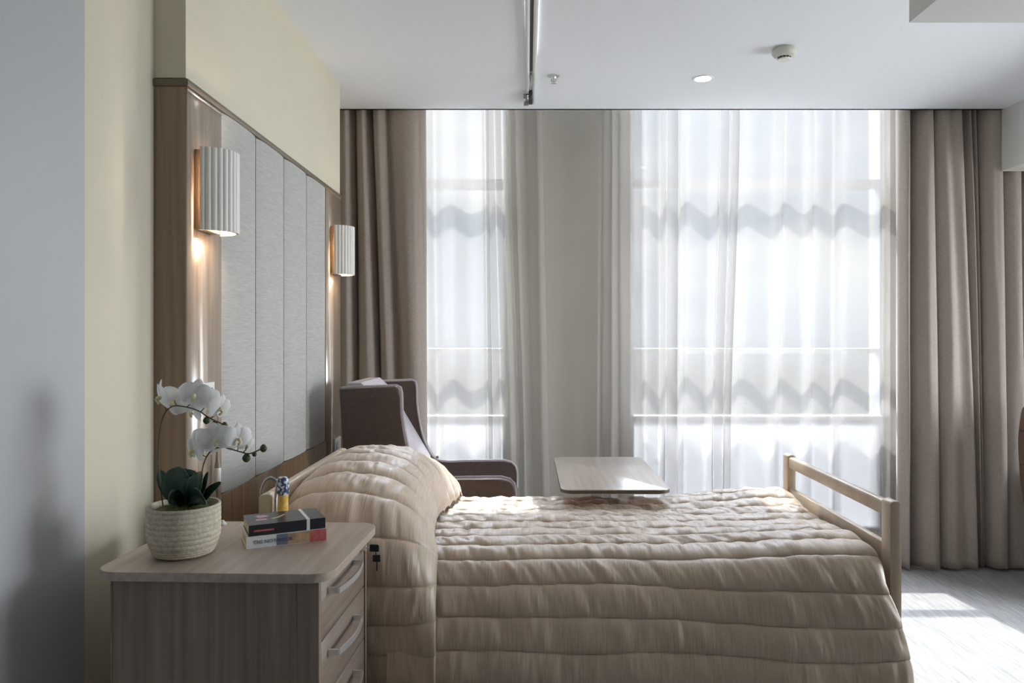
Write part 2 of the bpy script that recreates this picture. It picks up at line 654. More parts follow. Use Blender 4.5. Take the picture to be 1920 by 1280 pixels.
struct('floor', B(-1.7, XRIGHT, YBACK, 5.2, -0.1, 0), M['carpet'])
bm = bmesh.new()
box(bm, -1.7, XRIGHT, YBACK, YC, CEIL, CEIL + 0.15)
box(bm, -1.7, XRIGHT, YC, 5.2, TOPZ, TOPZ + 0.1)
box(bm, -1.7, XRIGHT, YC - 0.02, YC, CEIL, TOPZ)
struct('ceiling', bm, M['ceiling'])
# left wall: white part near us, then the yellow recess, the projection above the panel, the curtain recess
bm = bmesh.new()
box(bm, -1.7, XR + 0.012, YBACK, 1.871, 0, CEIL)
struct('wall_left_near', bm, M['wall_white'])
bm = bmesh.new()
box(bm, -1.7, XR, 1.871, YP, 0, CEIL)
box(bm, -1.7, XR, YP, YE, 0, 2.215)
box(bm, -1.7, XW - 0.004, YP, YE, 2.215, CEIL)
box(bm, -1.7, -1.33, YE, 5.2, 0, TOPZ)
struct('wall_left', bm, M['wall_yellow'])
bm = bmesh.new()
box(bm, XRIGHT, XRIGHT + 0.1, YBACK, 1.8, 0, TOPZ)
box(bm, XRIGHT, XRIGHT + 0.1, 3.7, 5.2, 0, TOPZ)
box(bm, XRIGHT, XRIGHT + 0.1, 1.8, 3.7, 0, 0.5)
box(bm, XRIGHT, XRIGHT + 0.1, 1.8, 3.7, 2.4, TOPZ)
M['wall_far'] = noisy('warm_grey_paint', (0.50, 0.48, 0.45), (0.52, 0.50, 0.47), nscale=2, rough=0.8)
struct('wall_right', bm, M['wall_far'])
struct('wall_front', B(-1.7, XRIGHT, YBACK - 0.1, YBACK, 0, CEIL), M['wall_far'])
# window wall
bm = bmesh.new()
SILL, HEAD = 0.12, 3.72  # heads raised out of view so more sun reaches the bed
xs = [-1.7, WINS[0][0], WINS[0][1], WINS[1][0], WINS[1][1], XRIGHT]
box(bm, xs[0], xs[1], 4.90, 5.2, 0, TOPZ)
box(bm, xs[2], xs[3], 4.90, 5.2, 0, TOPZ)
box(bm, xs[4], xs[5], 4.90, 5.2, 0, TOPZ)
for a, b in WINS:
    box(bm, a, b, 4.92, 5.2, 0, SILL)
    box(bm, a, b, 4.90, 5.2, HEAD, TOPZ)
struct('wall_back', bm, M['wall_beige'])
# windows
for i, (a, b) in enumerate(WINS):
    bm = bmesh.new()
    t = 0.035
    box(bm, a, a + t, YG - 0.03, YG + 0.04, SILL, HEAD)
    box(bm, b - t, b, YG - 0.03, YG + 0.04, SILL, HEAD)
    box(bm, a + t, b - t, YG - 0.03, YG + 0.04, SILL, SILL + 0.03)
    box(bm, a + t, b - t, YG - 0.03, YG + 0.04, HEAD - t, HEAD)
    box(bm, a + t, b - t, YG - 0.035, YG + 0.045, 2.43, 2.49)
    box(bm, a + t, b - t, YG - 0.03, YG + 0.04, 1.32, 1.355)
    box(bm, a + t, b - t, YG - 0.03, YG + 0.04, 0.87, 0.90)
    w = struct('window_%d' % (i + 1), bm, M['frame'])
    obj('pane', B(a + t, b - t, YG + 0.002, YG + 0.008, 0.90, HEAD - t), M['glass'], w, smooth=False)
    obj('frosted_pane', B(a + t, b - t, YG + 0.002, YG + 0.008, SILL + 0.03, 0.87), M['frosted'], w, smooth=False)
    obj('window_sill', B(a, b, 4.93, YG - 0.03, 0.896, 0.906), M['sill'], w, smooth=False)
bm = bmesh.new()
for y in (1.8, 2.73, 3.66):
    box(bm, XRIGHT + 0.02, XRIGHT + 0.08, y, y + 0.04, 0.5, 2.4)
box(bm, XRIGHT + 0.02, XRIGHT + 0.08, 1.8, 3.7, 0.5, 0.54)
box(bm, XRIGHT + 0.02, XRIGHT + 0.08, 1.8, 3.7, 2.36, 2.4)
w = struct('window_3', bm, M['frame'])  # unseen side window, added to fill the room with light
obj('pane', B(XRIGHT + 0.045, XRIGHT + 0.051, 1.84, 3.66, 0.54, 2.36), M['glass'], w, smooth=False)
# lowered ceilings at the right
struct('trim_bulkhead', B(2.895, XRIGHT, 1.0, YC, 2.443, CEIL, bev=0.0), M['room_white'])
struct('trim_dropped_ceiling', B(1.226, XRIGHT, YBACK, 2.378, 2.44, CEIL), M['room_white'])

# ------------------------------------------------------------------ headboard wall panel
panel = thing('wall_panel', 'tall oak wall panel behind the bed with four upright pale padded channels', 'wall panel', (XR, (YP + YE) / 2, 0))
ox, oy = XR, (YP + YE) / 2


def lp(bm):
    bmesh.ops.translate(bm, verts=bm.verts, vec=(-ox, -oy, 0))
    return bm


CH = [2.491, 2.816, 3.140, 3.462, 3.785]
PZ0, PZ1 = 0.90, 2.19
bm = bmesh.new()
box(bm, XR, XW - 0.004, YP, CH[0], 0.0, PZ1)
box(bm, XR, XW - 0.004, CH[4], YE, 0.0, PZ1)
box(bm, XR, XW, CH[0], CH[4], 0.0, PZ0, bev=0.002)
box(bm, XR, XW - 0.02, CH[0], CH[4], PZ0, PZ1)
obj('wood_frame', lp(bm), M['oak'], panel)
obj('wood_strip', lp(B(XW - 0.004, XW, YP, CH[0], 0.0, PZ1)), M['oak_glare'], panel)
obj('wood_strip', lp(B(XW - 0.004, XW, CH[4], YE, 0.0, PZ1)), M['oak_glare'], panel)
obj('top_trim', lp(B(XR, XW + 0.006, YP - 0.006, YE, PZ1, PZ1 + 0.02, bev=0.001)), M['cap'], panel)
obj('reveal_trim', lp(B(XW, XW + 0.004, YP, CH[0], PZ1 - 0.014, PZ1 - 0.008)), M['chrome'], panel)
for k in range(4):
    a, b = CH[k] + 0.003, CH[k + 1] - 0.003
    n = 14
    poly = [(XW - 0.02, a)]
    for j in range(n + 1):
        t = j / n
        d = 0.010 * (1 - abs(2 * t - 1) ** 4)
        poly.append((XW - 0.004 + d, a + (b - a) * t))
    poly.append((XW - 0.02, b))
    bm = bmesh.new()
    prism(bm, poly, PZ0 + 0.004, PZ1 - 0.002, 'z')
    obj('padded_channel', lp(bm), M['cushion'], panel)


# wall lamps
def sconce(yc, label):
    t = thing('wall_lamp', label, 'lamp', (XW, yc, 1.760), 0, None)
    H = 0.255
    obj('back_plate', B(0, 0.026, -0.064, 0.064, 0.004, H - 0.004, bev=0.002), M['oak'], t)
    # ribbed half-round shade
    bm = bmesh.new()
    n = 15 * 12
    outer, inner = [], []
    for k in range(n + 1):
        a = -PI / 2 + PI * k / n
        ph = (k % 12) / 12
        rib = 0.0050 * math.sin(PI * ph) ** 0.6
        r1, r2 = 0.072 + rib, 0.068
        x = 0.024 + (0.082 - 0.072 + r1) * math.cos(a)
        outer.append((x, r1 * 1.08 * math.sin(a)))
        inner.append((0.024 + 0.076 * math.cos(a), r2 * 1.08 * math.sin(a)))
    prism(bm, outer + inner[::-1], 0, H, 'z')
    obj('lamp_shade', bm, M['shade'], t, smooth=True)
    bm = bmesh.new()
    tube(bm, [(0.060, 0, 0.05), (0.060, 0, 0.205)], 0.012, 12)
    obj('bulb', bm, M['lamp_warm'], t)
    obj('bulb_bracket', B(0.024, 0.060, -0.006, 0.006, 0.120, 0.132), M['steel'], t)
    return t


sconce(2.35, 'ribbed white wall lamp on the near wood strip of the wall panel')
sconce(3.93, 'ribbed white wall lamp on the far wood strip beside the brown curtain')

# call point plate with hanging cord, far socket
t = thing('wall_plate', 'white call point plate with green mark on the near strip of the panel', 'wall plate', (XW, 2.36, 1.245))
obj('plate', B(0, 0.008, -0.06, 0.06, -0.03, 0.04, bev=0.002), M['white_plastic'], t)
obj('green_mark', B(0.008, 0.009, 0.0, 0.02, -0.012, 0.022), M['green_print'], t)
obj('blue_mark', B(0.008, 0.009, 0.035, 0.043, -0.012, 0.022), M['blue_dot'], t)
obj('socket_jack', B(0.006, 0.026, 0.042, 0.062, -0.055, -0.025, bev=0.003), M['black'], t)
obj('jack_housing', B(0.0, 0.022, 0.036, 0.066, -0.028, -0.005, bev=0.003), M['white_plastic'], t)
t = thing('call_cord', 'grey call cord with cylindrical grip hanging in front of the panel behind the orchid', 'cord', (XW + 0.02, 2.412, 0.91))
bm = bmesh.new()
tube(bm, catmull([(0, 0, 0.285), (0.002, 0.0, 0.22), (0.0, 0, 0.16)], 6), 0.0015, 6)
obj('cord', bm, M['cord'], t)
bm = bmesh.new()
lathe(bm, [(0, 0.165), (0.003, 0.165), (0.006, 0.12), (0.0095, 0.10), (0.0095, 0.035), (0.006, 0.02), (0.004, 0.0), (0, 0)], 16)
obj('grip', bm, M['cord'], t)
bm = bmesh.new()
lathe(bm, [(0.0097, 0.095), (0.011, 0.092), (0.011, 0.045), (0.0097, 0.042)], 16)
obj('grip_sleeve', bm, M['white_plastic'], t)
t = thing('wall_socket', 'small white socket plate at the far low corner of the wall panel', 'socket', (XW, 4.0, 0.84))
obj('plate', B(0, 0.010, -0.075, 0.05, -0.05, 0.05, bev=0.002), M['white_plastic'], t)
obj('socket_insert', B(0.010, 0.012, -0.05, 0.025, -0.03, 0.03), M['detector'], t)


# ------------------------------------------------------------------ curtains
def curtain(name, label, cat, top, bot, yc, z0, z1, nf, amp, m, seed, over=0.0, thick=0.003, nz=60, per=28, var=0.35, bulge=0.0, group=None, sq=0.0, flare=1.0):
    r = np.random.RandomState(seed)
    n = nf * per
    u = np.linspace(0, 1, n + 1)
    # irregular fold widths
    wts = 1 + var * (r.rand(nf) * 2 - 1)
    edges = np.concatenate([[0], np.cumsum(wts)]) / wts.sum()
    ph = np.interp(u, np.linspace(0, 1, nf + 1), np.arange(nf + 1)) * 2 * PI
    base = np.interp(u, np.linspace(0, 1, nf + 1), edges)
    am = np.interp(u * nf, np.arange(nf + 1), 0.45 + 1.0 * r.rand(nf + 1))
    v = np.linspace(0, 1, nz + 1)      # 0 bottom, 1 top
    P = np.zeros((n + 1, nz + 1, 3))
    for j, vv in enumerate(v):
        x0 = bot[0] + (top[0] - bot[0]) * vv ** flare
        x1 = bot[1] + (top[1] - bot[1]) * vv ** flare
        hgt = 1 - 0.25 * vv
        drift = 0.25 * vnoise(u * nf * 0.5 + seed, vv * 1.7) / nf
        s = np.sin(ph + 0.35 * vnoise(u * nf * 0.6, vv * 1.3 + seed))
        c = np.sin(2 * ph)
        if sq:
            s = np.tanh(s * (1 + sq)) / np.tanh(1 + sq)
        P[:, j, 0] = x0 + (x1 - x0) * np.clip(base + drift * (u * (1 - u) * 4), -.05, 1.05) + over * c * am * (x1 - x0) / nf
        P[:, j, 1] = yc + amp * s * am * hgt + 0.006 * vnoise(u * nf * 3, vv * 5 + seed)
        P[:, j, 2] = z0 + (z1 - z0) * vv + (0.006 * vnoise(u * nf, seed * 3.1) if j == 0 else 0)
    o = grid_obj(name, P, m, None, thick=thick)
    tag(o, label, cat, group)
    return o


def heavy_curtain(label, ctrl, yc, z0, z1, seed, nz=70, per=9):
    """ctrl: (pixel x at the top, pixel x at the bottom, depth towards the room) per ridge or valley, as a plan curve"""
    r = np.random.RandomState(seed)
    v = np.linspace(0, 1, nz + 1)
    cols = []
    for vv in v:
        pts = []
        for k, (xt, xb, d) in enumerate(ctrl):
            tt = min(1.0, max(0.0, (vv - 0.0) / 0.95)) ** 1.3
            x = (xb + (xt - xb) * tt - U0) * yc / F
            x += 0.006 * float(vnoise(k * 3.3 + seed, vv * 2.2))
            dd = d * (1.15 + 0.25 * (1 - vv)) + 0.010 * float(vnoise(k * 5.1 + seed, vv * 2.6 + 4))
            pts.append((x, yc - dd))
        c = np.array(catmull(pts, per))
        cols.append(c)
    A = np.array(cols)            # (nz+1, n, 2)
    n = A.shape[1]
    P = np.zeros((n, nz + 1, 3))
    P[:, :, 0] = A[:, :, 0].T
    P[:, :, 1] = A[:, :, 1].T
    P[:, :, 2] = z0 + (z1 - z0) * v[None, :]
    u = np.arange(n)[:, None] / per
    P[:, :, 1] += 0.004 * vnoise(u * 2.3, v[None, :] * 6 + seed)
    P[:, 0, 2] += 0.010 * vnoise(u[:, 0] * 0.6, seed * 1.7)
    o = grid_obj('curtain', P, M['curtain'], None, thick=0.004)
    return tag(o, label, 'curtain')


heavy_curtain('taupe floor-length curtain hanging at the left window beside the wall panel',
              [(560, 560, 0.0), (600, 600, 0.06), (628, 628, -0.03), (648, 655, 0.055), (657, 672, 0.00), (662, 675, -0.05), (668, 678, 0.01), (676, 700, 0.055), (682, 716, 0.03), (688, 722, -0.045),
               (694, 725, 0.02), (704, 735, 0.06), (714, 748, 0.045), (720, 760, 0.0), (730, 772, 0.05), (762, 785, 0.065), (786, 795, 0.050), (796, 801, 0.015), (796, 800, -0.015)], 4.60, 0.012, 3.74, 5)
heavy_curtain('taupe floor-length curtain gathered at the right of the large window',
              [(1688, 1686, -0.03), (1686, 1684, 0.01), (1691, 1689, 0.055), (1697, 1693, 0.05), (1700, 1697, -0.02), (1708, 1702, -0.06), (1714, 1716, 0.03), (1724, 1735, 0.065), (1734, 1752, 0.05),
               (1738, 1757, -0.04), (1742, 1760, 0.02), (1752, 1778, 0.065), (1763, 1800, 0.045), (1776, 1815, 0.06), (1787, 1821, 0.035), (1791, 1826, -0.055), (1797, 1832, -0.02), (1806, 1836, 0.025), (1814, 1839, -0.045),
               (1820, 1843, 0.01), (1826, 1845, -0.05), (1834, 1850, 0.03), (1848, 1862, 0.065), (1861, 1875, 0.05), (1866, 1879, -0.04), (1870, 1883, 0.03), (1885, 1898, 0.060), (1900, 1909, 0.045), (1908, 1915, -0.05), (1925, 1925, 0.0), (1950, 1950, 0.06), (1990, 1990, 0.0), (2010, 2010, 0.05)], 4.60, 0.012, 3.74, 9)
curtain('sheer_curtain', 'white sheer curtain over the narrow left window, flaring over the wall pier', 'sheer curtain', (-0.76, 0.075), (-0.76, 0.150), 4.755, 0.015, 3.74, 7, 0.046, M['sheer'], 21, over=0.02, thick=0, var=0.7, nz=70)
curtain('sheer_curtain', 'wide white sheer curtain over the large right window', 'sheer curtain', (0.47, 2.40), (0.44, 2.39), 4.755, 0.015, 3.74, 12, 0.050, M['sheer'], 33, over=0.02, thick=0, var=0.75, nz=70)

# curtain tracks in the pocket
obj('trim_curtain_track', B(-1.3, 3.4, 4.585, 4.615, 3.74, 3.80), M['alu'])['kind'] = 'structure'
obj('trim_sheer_track', B(-1.3, 3.4, 4.745, 4.775, 3.74, 3.80), M['alu'])['kind'] = 'structure'

# ------------------------------------------------------------------ ceiling things
t = thing('ceiling_track', 'white ceiling track with a black slot running towards the window', 'track', (0.018, 1.0, CEIL))
bm = bmesh.new()
box(bm, -0.028, -0.008, 0, 3.36, -0.018, 0)
box(bm, 0.008, 0.028, 0, 3.36, -0.018, 0)
obj('rail', bm, M['alu'], t)
obj('slot', B(-0.008, 0.008, 0, 2.82, -0.016, -0.004), M['black'], t)
bm = bmesh.new()
tube(bm, [(0, 2.88, -0.008), (0, 2.9, -0.03), (0.004, 2.96, -0.045), (0, 3.02, -0.04), (0, 3.05, -0.02)], 0.006, 8)
obj('carrier_hook', bm, M['steel'], t)
obj('end_cap', B(-0.010, 0.010, 3.12, 3.34, -0.024, -0.002), M['black'], t)
obj('end_bracket', B(-0.040, -0.012, 3.17, 3.34, -0.030, -0.018), M['steel'], t)

t = thing('sprinkler', 'small steel fire sprinkler on the ceiling beside the track', 'sprinkler', (0.139, 3.93, CEIL))
bm = bmesh.new()
lathe(bm, [(0, 0), (0.034, 0), (0.034, -0.003), (0.014, -0.008), (0.010, -0.016), (0, -0.016)], 24)
obj('escutcheon', bm, M['chrome'], t)
bm = bmesh.new()
tube(bm, [(-0.009, 0, -0.014), (-0.012, 0, -0.026), (0, 0, -0.038)], 0.0025, 8)
tube(bm, [(0.009, 0, -0.014), (0.012, 0, -0.026), (0, 0, -0.038)], 0.0025, 8)
tube(bm, [(0, 0, -0.014), (0, 0, -0.038)], 0.003, 8)
obj('yoke', bm, M['steel'], t)
bm = bmesh.new()
lathe(bm, [(0, -0.037), (0.014, -0.037), (0.014, -0.040), (0, -0.040)], 16)
obj('deflector', bm, M['chrome'], t)


def downlight(x, y, label, power=6):
    t = thing('downlight', label, 'ceiling light', (x, y, CEIL))
    bm = bmesh.new()
    lathe(bm, [(0.042, -0.001), (0.044, -0.004), (0.054, -0.004), (0.056, 0.0)], 32)
    obj('trim_ring', bm, M['alu'], t)
    bm = bmesh.new()
    lathe(bm, [(0, -0.002), (0.043, -0.002)], 32)
    obj('lens', bm, M['lamp_white'], t)
    d = bpy.data.lights.new('downlight_beam', 'SPOT')
    d.energy = power
    d.spot_size = math.radians(150)
    d.spot_blend = 1.0
    d.shadow_soft_size = 0.05
    d.color = (1.0, 0.95, 0.90)
    o = bpy.data.objects.new('downlight_beam', d)
    o.location = (0, 0, -0.012)
    o.parent = t
    C.objects.link(o)


downlight(0.941, 3.97, 'round recessed downlight glowing white near the large window', 5)

t = thing('smoke_detector', 'ivory round smoke detector hanging from the ceiling', 'smoke detector', (1.235, 3.56, CEIL))
bm = bmesh.new()
lathe(bm, [(0, 0), (0.052, 0), (0.052, -0.006), (0.058, -0.008), (0.057, -0.024), (0.050, -0.034), (0.036, -0.042), (0, -0.042)], 36)
obj('housing', bm, M['detector'], t)
bm = bmesh.new()
for k in range(10):
    a = 2 * PI * k / 10
    box(bm, math.cos(a) * 0.027 - 0.003, math.cos(a) * 0.027 + 0.003, math.sin(a) * 0.027 - 0.003, math.sin(a) * 0.027 + 0.003, -0.050, -0.042)
obj('sensor_vents', bm, M['black'], t)
bm = bmesh.new()
lathe(bm, [(0, -0.050), (0.032, -0.050), (0.030, -0.056), (0, -0.058)], 30)
obj('sensor_cap', bm, M['white_plastic'], t)

# ------------------------------------------------------------------ bed
bed = thing('bed', 'light beech care bed with slatted footboard under the quilted bedspread', 'bed', (0.15, 2.655, 0))
bx, by = 0.15, 2.655
YN, YF = 2.18, 3.095


def lb(bm):
    bmesh.ops.translate(bm, verts=bm.verts, vec=(-bx, -by, 0))
    return bm


def post(x0, x1, y0, y1, ztop, m):
    """post whose top is rounded across x"""
    r = (x1 - x0) / 2
    poly = [(x0, 0.05), (x1, 0.05)]
    for k in range(9):
        a = PI * k / 8
        poly.append(((x0 + x1) / 2 + r * math.cos(a), ztop - r * 0.6 + r * 0.6 * math.sin(a)))
    bm = bmesh.new()
    prism(bm, poly, y0, y1, 'y', bev=0.003, seg=2)
    obj('bed_post', lb(bm), m, bed)


FX0, FX1 = 1.068, 1.1025
post(FX0, FX1, YN, YN + 0.055, 0.947, M['beech'])
post(FX0, FX1, YF - 0.055, YF, 0.947, M['beech'])
obj('foot_rail', lb(B(FX0 + 0.003, FX1 - 0.003, YN + 0.055, YF - 0.055, 0.893, 0.938, bev=0.008, seg=3)), M['beech'], bed)
obj('foot_panel', lb(B(FX0 + 0.006, FX1 - 0.006, YN + 0.055, YF - 0.055, 0.30, 0.812, bev=0.005)), M['beech'], bed)
HX0, HX1 = -0.792, -0.752
post(HX0, HX1, YN, YN + 0.05, 0.968, M['cream'])
post(HX0, HX1, YF - 0.05, YF, 0.968, M['cream'])
obj('head_rail', lb(B(HX0 + 0.002, HX1 - 0.002, YN + 0.05, YF - 0.05, 0.45, 0.968, bev=0.014, seg=4)), M['cream'], bed)
bm = bmesh.new()
tube(bm, [(-0.775 + 0.028 * math.cos(a) + 0.012, YN + 0.02, 0.962 + 0.05 * math.sin(a)) for a in [PI - PI * k / 12 for k in range(10)]] + [(-0.742, YN + 0.0, 0.95), (-0.742, YN - 0.005, 0.80)], 0.0055, 8)
obj('steel_bracket', lb(bm), M['steel'], bed)
obj('mattress', lb(B(HX1 + 0.01, FX0 - 0.03, 2.29, 3.0, 0.5, 0.735, bev=0.04, seg=4)), M['white_plastic'], bed)
obj('side_frame', lb(B(HX1, FX0, YN + 0.06, YF - 0.06, 0.38, 0.44)), M['steel'], bed)

# ------------------------------------------------------------------ quilted bedspread
PITCH = 0.088
base_pts = [(2.030, .06), (2.075, .25), (2.105, .42), (2.135, .55), (2.170, .635), (2.215, .700), (2.275, .742), (2.345, .760), (2.43, .765), (2.62, .768), (2.80, .768), (2.95, .766), (3.04, .757), (3.095, .725), (3.125, .64), (3.14, .48), (3.15, .30)]
hump_pts = [(2.155, .06), (2.155, .30), (2.153, .52), (2.153, .68), (2.162, .79), (2.198, .865), (2.265, .918), (2.37, .952), (2.50, .975), (2.65, .986), (2.80, .984), (2.93, .962), (3.03, .920), (3.10, .85), (3.135, .73), (3.155, .52), (3.165, .30)]
foot_pts = [(2.020, .06), (2.060, .25), (2.090, .42), (2.115, .55), (2.135, .645), (2.160, .720), (2.205, .772), (2.280, .790), (2.42, .792), (2.62, .775), (2.80, .782), (2.95, .803), (3.04, .795), (3.095, .745), (3.125, .65), (3.14, .48), (3.15, .30)]
PF = np.array(catmull(foot_pts, 14))
PB = np.array(catmull(base_pts, 14))
PH = np.array(catmull(hump_pts, 14))
AN = 9 * 14  # anchor index


def section(w, svals, push, wft=0.0):
    P = PB * (1 - w) + PH * w
    P = P * (1 - wft) + PF * wft
    d = np.diff(P, axis=0)
    sl = np.concatenate([[0], np.cumsum(np.hypot(d[:, 0], d[:, 1]))])
    sl -= sl[AN]
    jf = 15 * 14
    d0 = np.hypot(*np.diff(PB, axis=0).T)
    s0 = np.concatenate([[0], np.cumsum(d0)])
    s0 -= s0[AN]
    za = float(np.interp(0.64, P[:60, 1], sl[:60]))
    zb = float(np.interp(0.64, PB[:60, 1], s0[:60]))
    svals = np.interp(svals, [zb - 5, zb, 0, s0[jf], s0[jf] + 5], [za - 5, za, 0, sl[jf], sl[jf] + 5])
    y = np.interp(svals, sl, P[:, 0])
    z = np.interp(svals, sl, P[:, 1])
    ty = np.interp(svals, sl, np.gradient(P[:, 0], sl))
    tz = np.interp(svals, sl, np.gradient(P[:, 1], sl))
    # normal outwards (tangent goes from the near hem over the top)
    ny, nz = -tz, ty
    l = np.hypot(ny, nz)
    ny, nz = ny / l, nz / l
    return y + ny * push, z + nz * push, ny, nz


dlen = np.hypot(*np.diff(PB, axis=0).T).cumsum()
S_SEAM = -0.44  # a seam falls this far from the anchor


def quilt(name, xs, wfun, push, smin, smax, ns, parent, seed, xend=None, xstart=None, amp=0.0150):
    sv = np.linspace(smin, smax, ns)
    nx = len(xs)
    P = np.zeros((nx, ns, 3))
    UV = np.zeros((nx, ns, 2))
    for i, x in enumerate(xs):
        w = wfun(x)
        # seams wander a little, and climb past the kink in the middle of the bed
        top = np.clip((sv + 0.36) / 0.10, 0, 1)
        wob = 0.010 * vnoise(x * 3.1 + seed, sv * 4) + 0.005 * vnoise(x * 14 + seed, sv * 20 + 9) * (0.35 + 0.9 * top)
        if wfun(0.5) == 0 and seed == 2:
            g = 1 / (1 + math.exp(-(x - 0.50) / 0.035))
            wob = wob + 0.010 * g * np.clip((-0.33 - sv) / 0.1, 0, 1)
        q = (sv - S_SEAM + wob) / PITCH
        rib = np.floor(q)
        t = q - rib
        bell = (4 * t * (1 - t)) ** 0.42
        h = amp * bell
        # creases running across each rib, leaning differently in each
        lean = 1.6 * (vnoise(rib * 3.3, seed) + 0.4)
        big = vnoise(x * 26 + lean * t + rib * 11.3, t * 0.8 + rib * 5.1 + seed)
        mid = vnoise(x * 60 + lean * 2 * t + rib * 7.7, t * 1.2 + rib * 2.9)
        fine = vnoise(x * 150 + rib * 3.7, t * 3 + rib)
        br = 4 * t * (1 - t)
        sh = 0.25 + 0.75 * (1 - np.abs(2 * t - 1)) ** 0.5
        h = h + sh * (0.0062 * big * np.abs(big) ** 0.3 + 0.0026 * mid + 0.0006 * fine)
        h = h + 0.0025 * vnoise(x * 40, sv * 40) * top
        # hollow drape waves lower on the near side
        dr = np.clip((-0.40 - sv) / 0.45, 0, 1)
        h = h + (dr if seed == 2 else dr * 0.25) * (0.010 + 0.010 * vnoise(x * 4.0 + seed, sv * 1.2) + 0.008 * vnoise(x * 9 + sv * 2, 3.3))
        if seed == 2:
            h = h + 0.016 * np.exp(-((x - 0.55) / 0.05) ** 2 - ((sv + 0.41) / 0.06) ** 2)
            h = h + 0.012 * np.exp(-((x - 0.70) / 0.04) ** 2 - ((sv + 0.43) / 0.05) ** 2)
        g3 = np.clip((x - 0.45) / 0.5, 0, 1)
        y, z, ny, nz = section(w, sv, push, g3 * g3 * (3 - 2 * g3))
        xx = np.full(ns, x, float)
        if xend is not None:
            k = np.clip((x - 0.6) / (xs[-1] - 0.6), 0, 1)
            xx = x + k * k * xend(sv)
            edge = np.clip((x - (xs[-1] - 0.04)) / 0.04, 0, 1)
            z = z - 0.006 * edge ** 2 * np.clip((sv + 0.40) / 0.1, 0, 1)
            h = h * (1 - 0.5 * edge ** 3)
        if xstart is not None:
            k = np.clip((x - (xs[-1] - 0.14)) / 0.14, 0, 1)
            xx = xx + k * xstart(sv)
        P[i, :, 0] = xx
        P[i, :, 1] = y + ny * h
        P[i, :, 2] = z + nz * h
        UV[i, :, 0] = x
        UV[i, :, 1] = sv
    P[:, :, 2] = np.maximum(P[:, :, 2], 0.03)
    return grid_obj(name, P, M['quilt'], parent, uv=UV, thick=0.006)


xs = np.linspace(-0.40, 1.050, 620)
spread = quilt('bedspread', xs, lambda x: 0.0, 0.0, -1.15, 0.80, 700, None, 2,
               xend=lambda s: np.interp(s, [-1.2, -0.62, -0.52, -0.43, -0.33, 0.8], [0.046, 0.036, 0.020, -0.012, -0.004, 0.0]))
tag(spread, 'taupe quilted bedspread draped over the bed and its pillows', 'bedspread')


def wf(x):
    if x > -0.62:
        u = min(1.0, max(0.0, (x + 0.62) / 0.345))
        return max(0.0, (1 - u ** 2.8)) ** 0.62
    return 1 - 0.55 * ((-0.62 - x) / 0.17) ** 2


q = np.linspace(0, 1, 300)
hx = -0.748 + (0.748 - 0.275) * (1 - (1 - q) ** 1.6)
ps = quilt('pillow_section', hx, wf, 0.020, -1.22, 0.85, 740, spread, 5, amp=0.0150,
           xstart=lambda s: np.interp(s, [-1.25, -0.6, -0.36, -0.22, 0.0, 0.3, 0.8], [0.03, 0.012, 0.0, -0.03, -0.045, 0.0, 0.0]))

# ------------------------------------------------------------------ bedside cabinet
NX, NY = -0.432, 1.622
NZ = 0.91
ns = thing('bedside_cabinet', 'taupe woodgrain bedside cabinet with drawers and rounded top beside the bed', 'bedside cabinet', (NX, NY, 0), math.radians(-2))
Wd, Dp = 0.538, 0.455
bm = bmesh.new()
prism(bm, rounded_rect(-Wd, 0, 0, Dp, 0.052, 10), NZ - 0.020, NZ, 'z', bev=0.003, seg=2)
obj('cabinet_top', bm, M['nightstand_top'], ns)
x0, x1, y0, y1 = -Wd + 0.034, -0.058, 0.020, Dp - 0.015
bm = bmesh.new()
box(bm, x0, x1, y0, y0 + 0.018, 0.06, NZ - 0.020)
box(bm, x0, x1, y1 - 0.018, y1, 0.06, NZ - 0.020)
box(bm, x0, x0 + 0.018, y0 + 0.018, y1 - 0.018, 0.06, NZ - 0.020)
box(bm, x0 + 0.018, x1, y0 + 0.018, y1 - 0.018, 0.06, 0.078)
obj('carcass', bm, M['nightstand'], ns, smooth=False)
bm = bmesh.new()
prism(bm, [(x1, y0), (x1 + 0.026, y0), (x1 + 0.026, y0 + 0.018), (x1, y0 + 0.018)], 0.06, NZ - 0.020, 'z')
prism(bm, [(x1, y1 - 0.012), (x1 + 0.026, y1 - 0.012), (x1 + 0.026, y1), (x1, y1)], 0.06, NZ - 0.020, 'z')
box(bm, x1 - 0.028, x1 - 0.024, y0 - 0.0015, y0, 0.06, NZ - 0.020)
box(bm, x0 + 0.002, x0 + 0.005, y0 - 0.0015, y0, 0.06, NZ - 0.020)
obj('corner_stile', bm, M['nightstand'], ns, smooth=False)
zt = NZ - 0.026
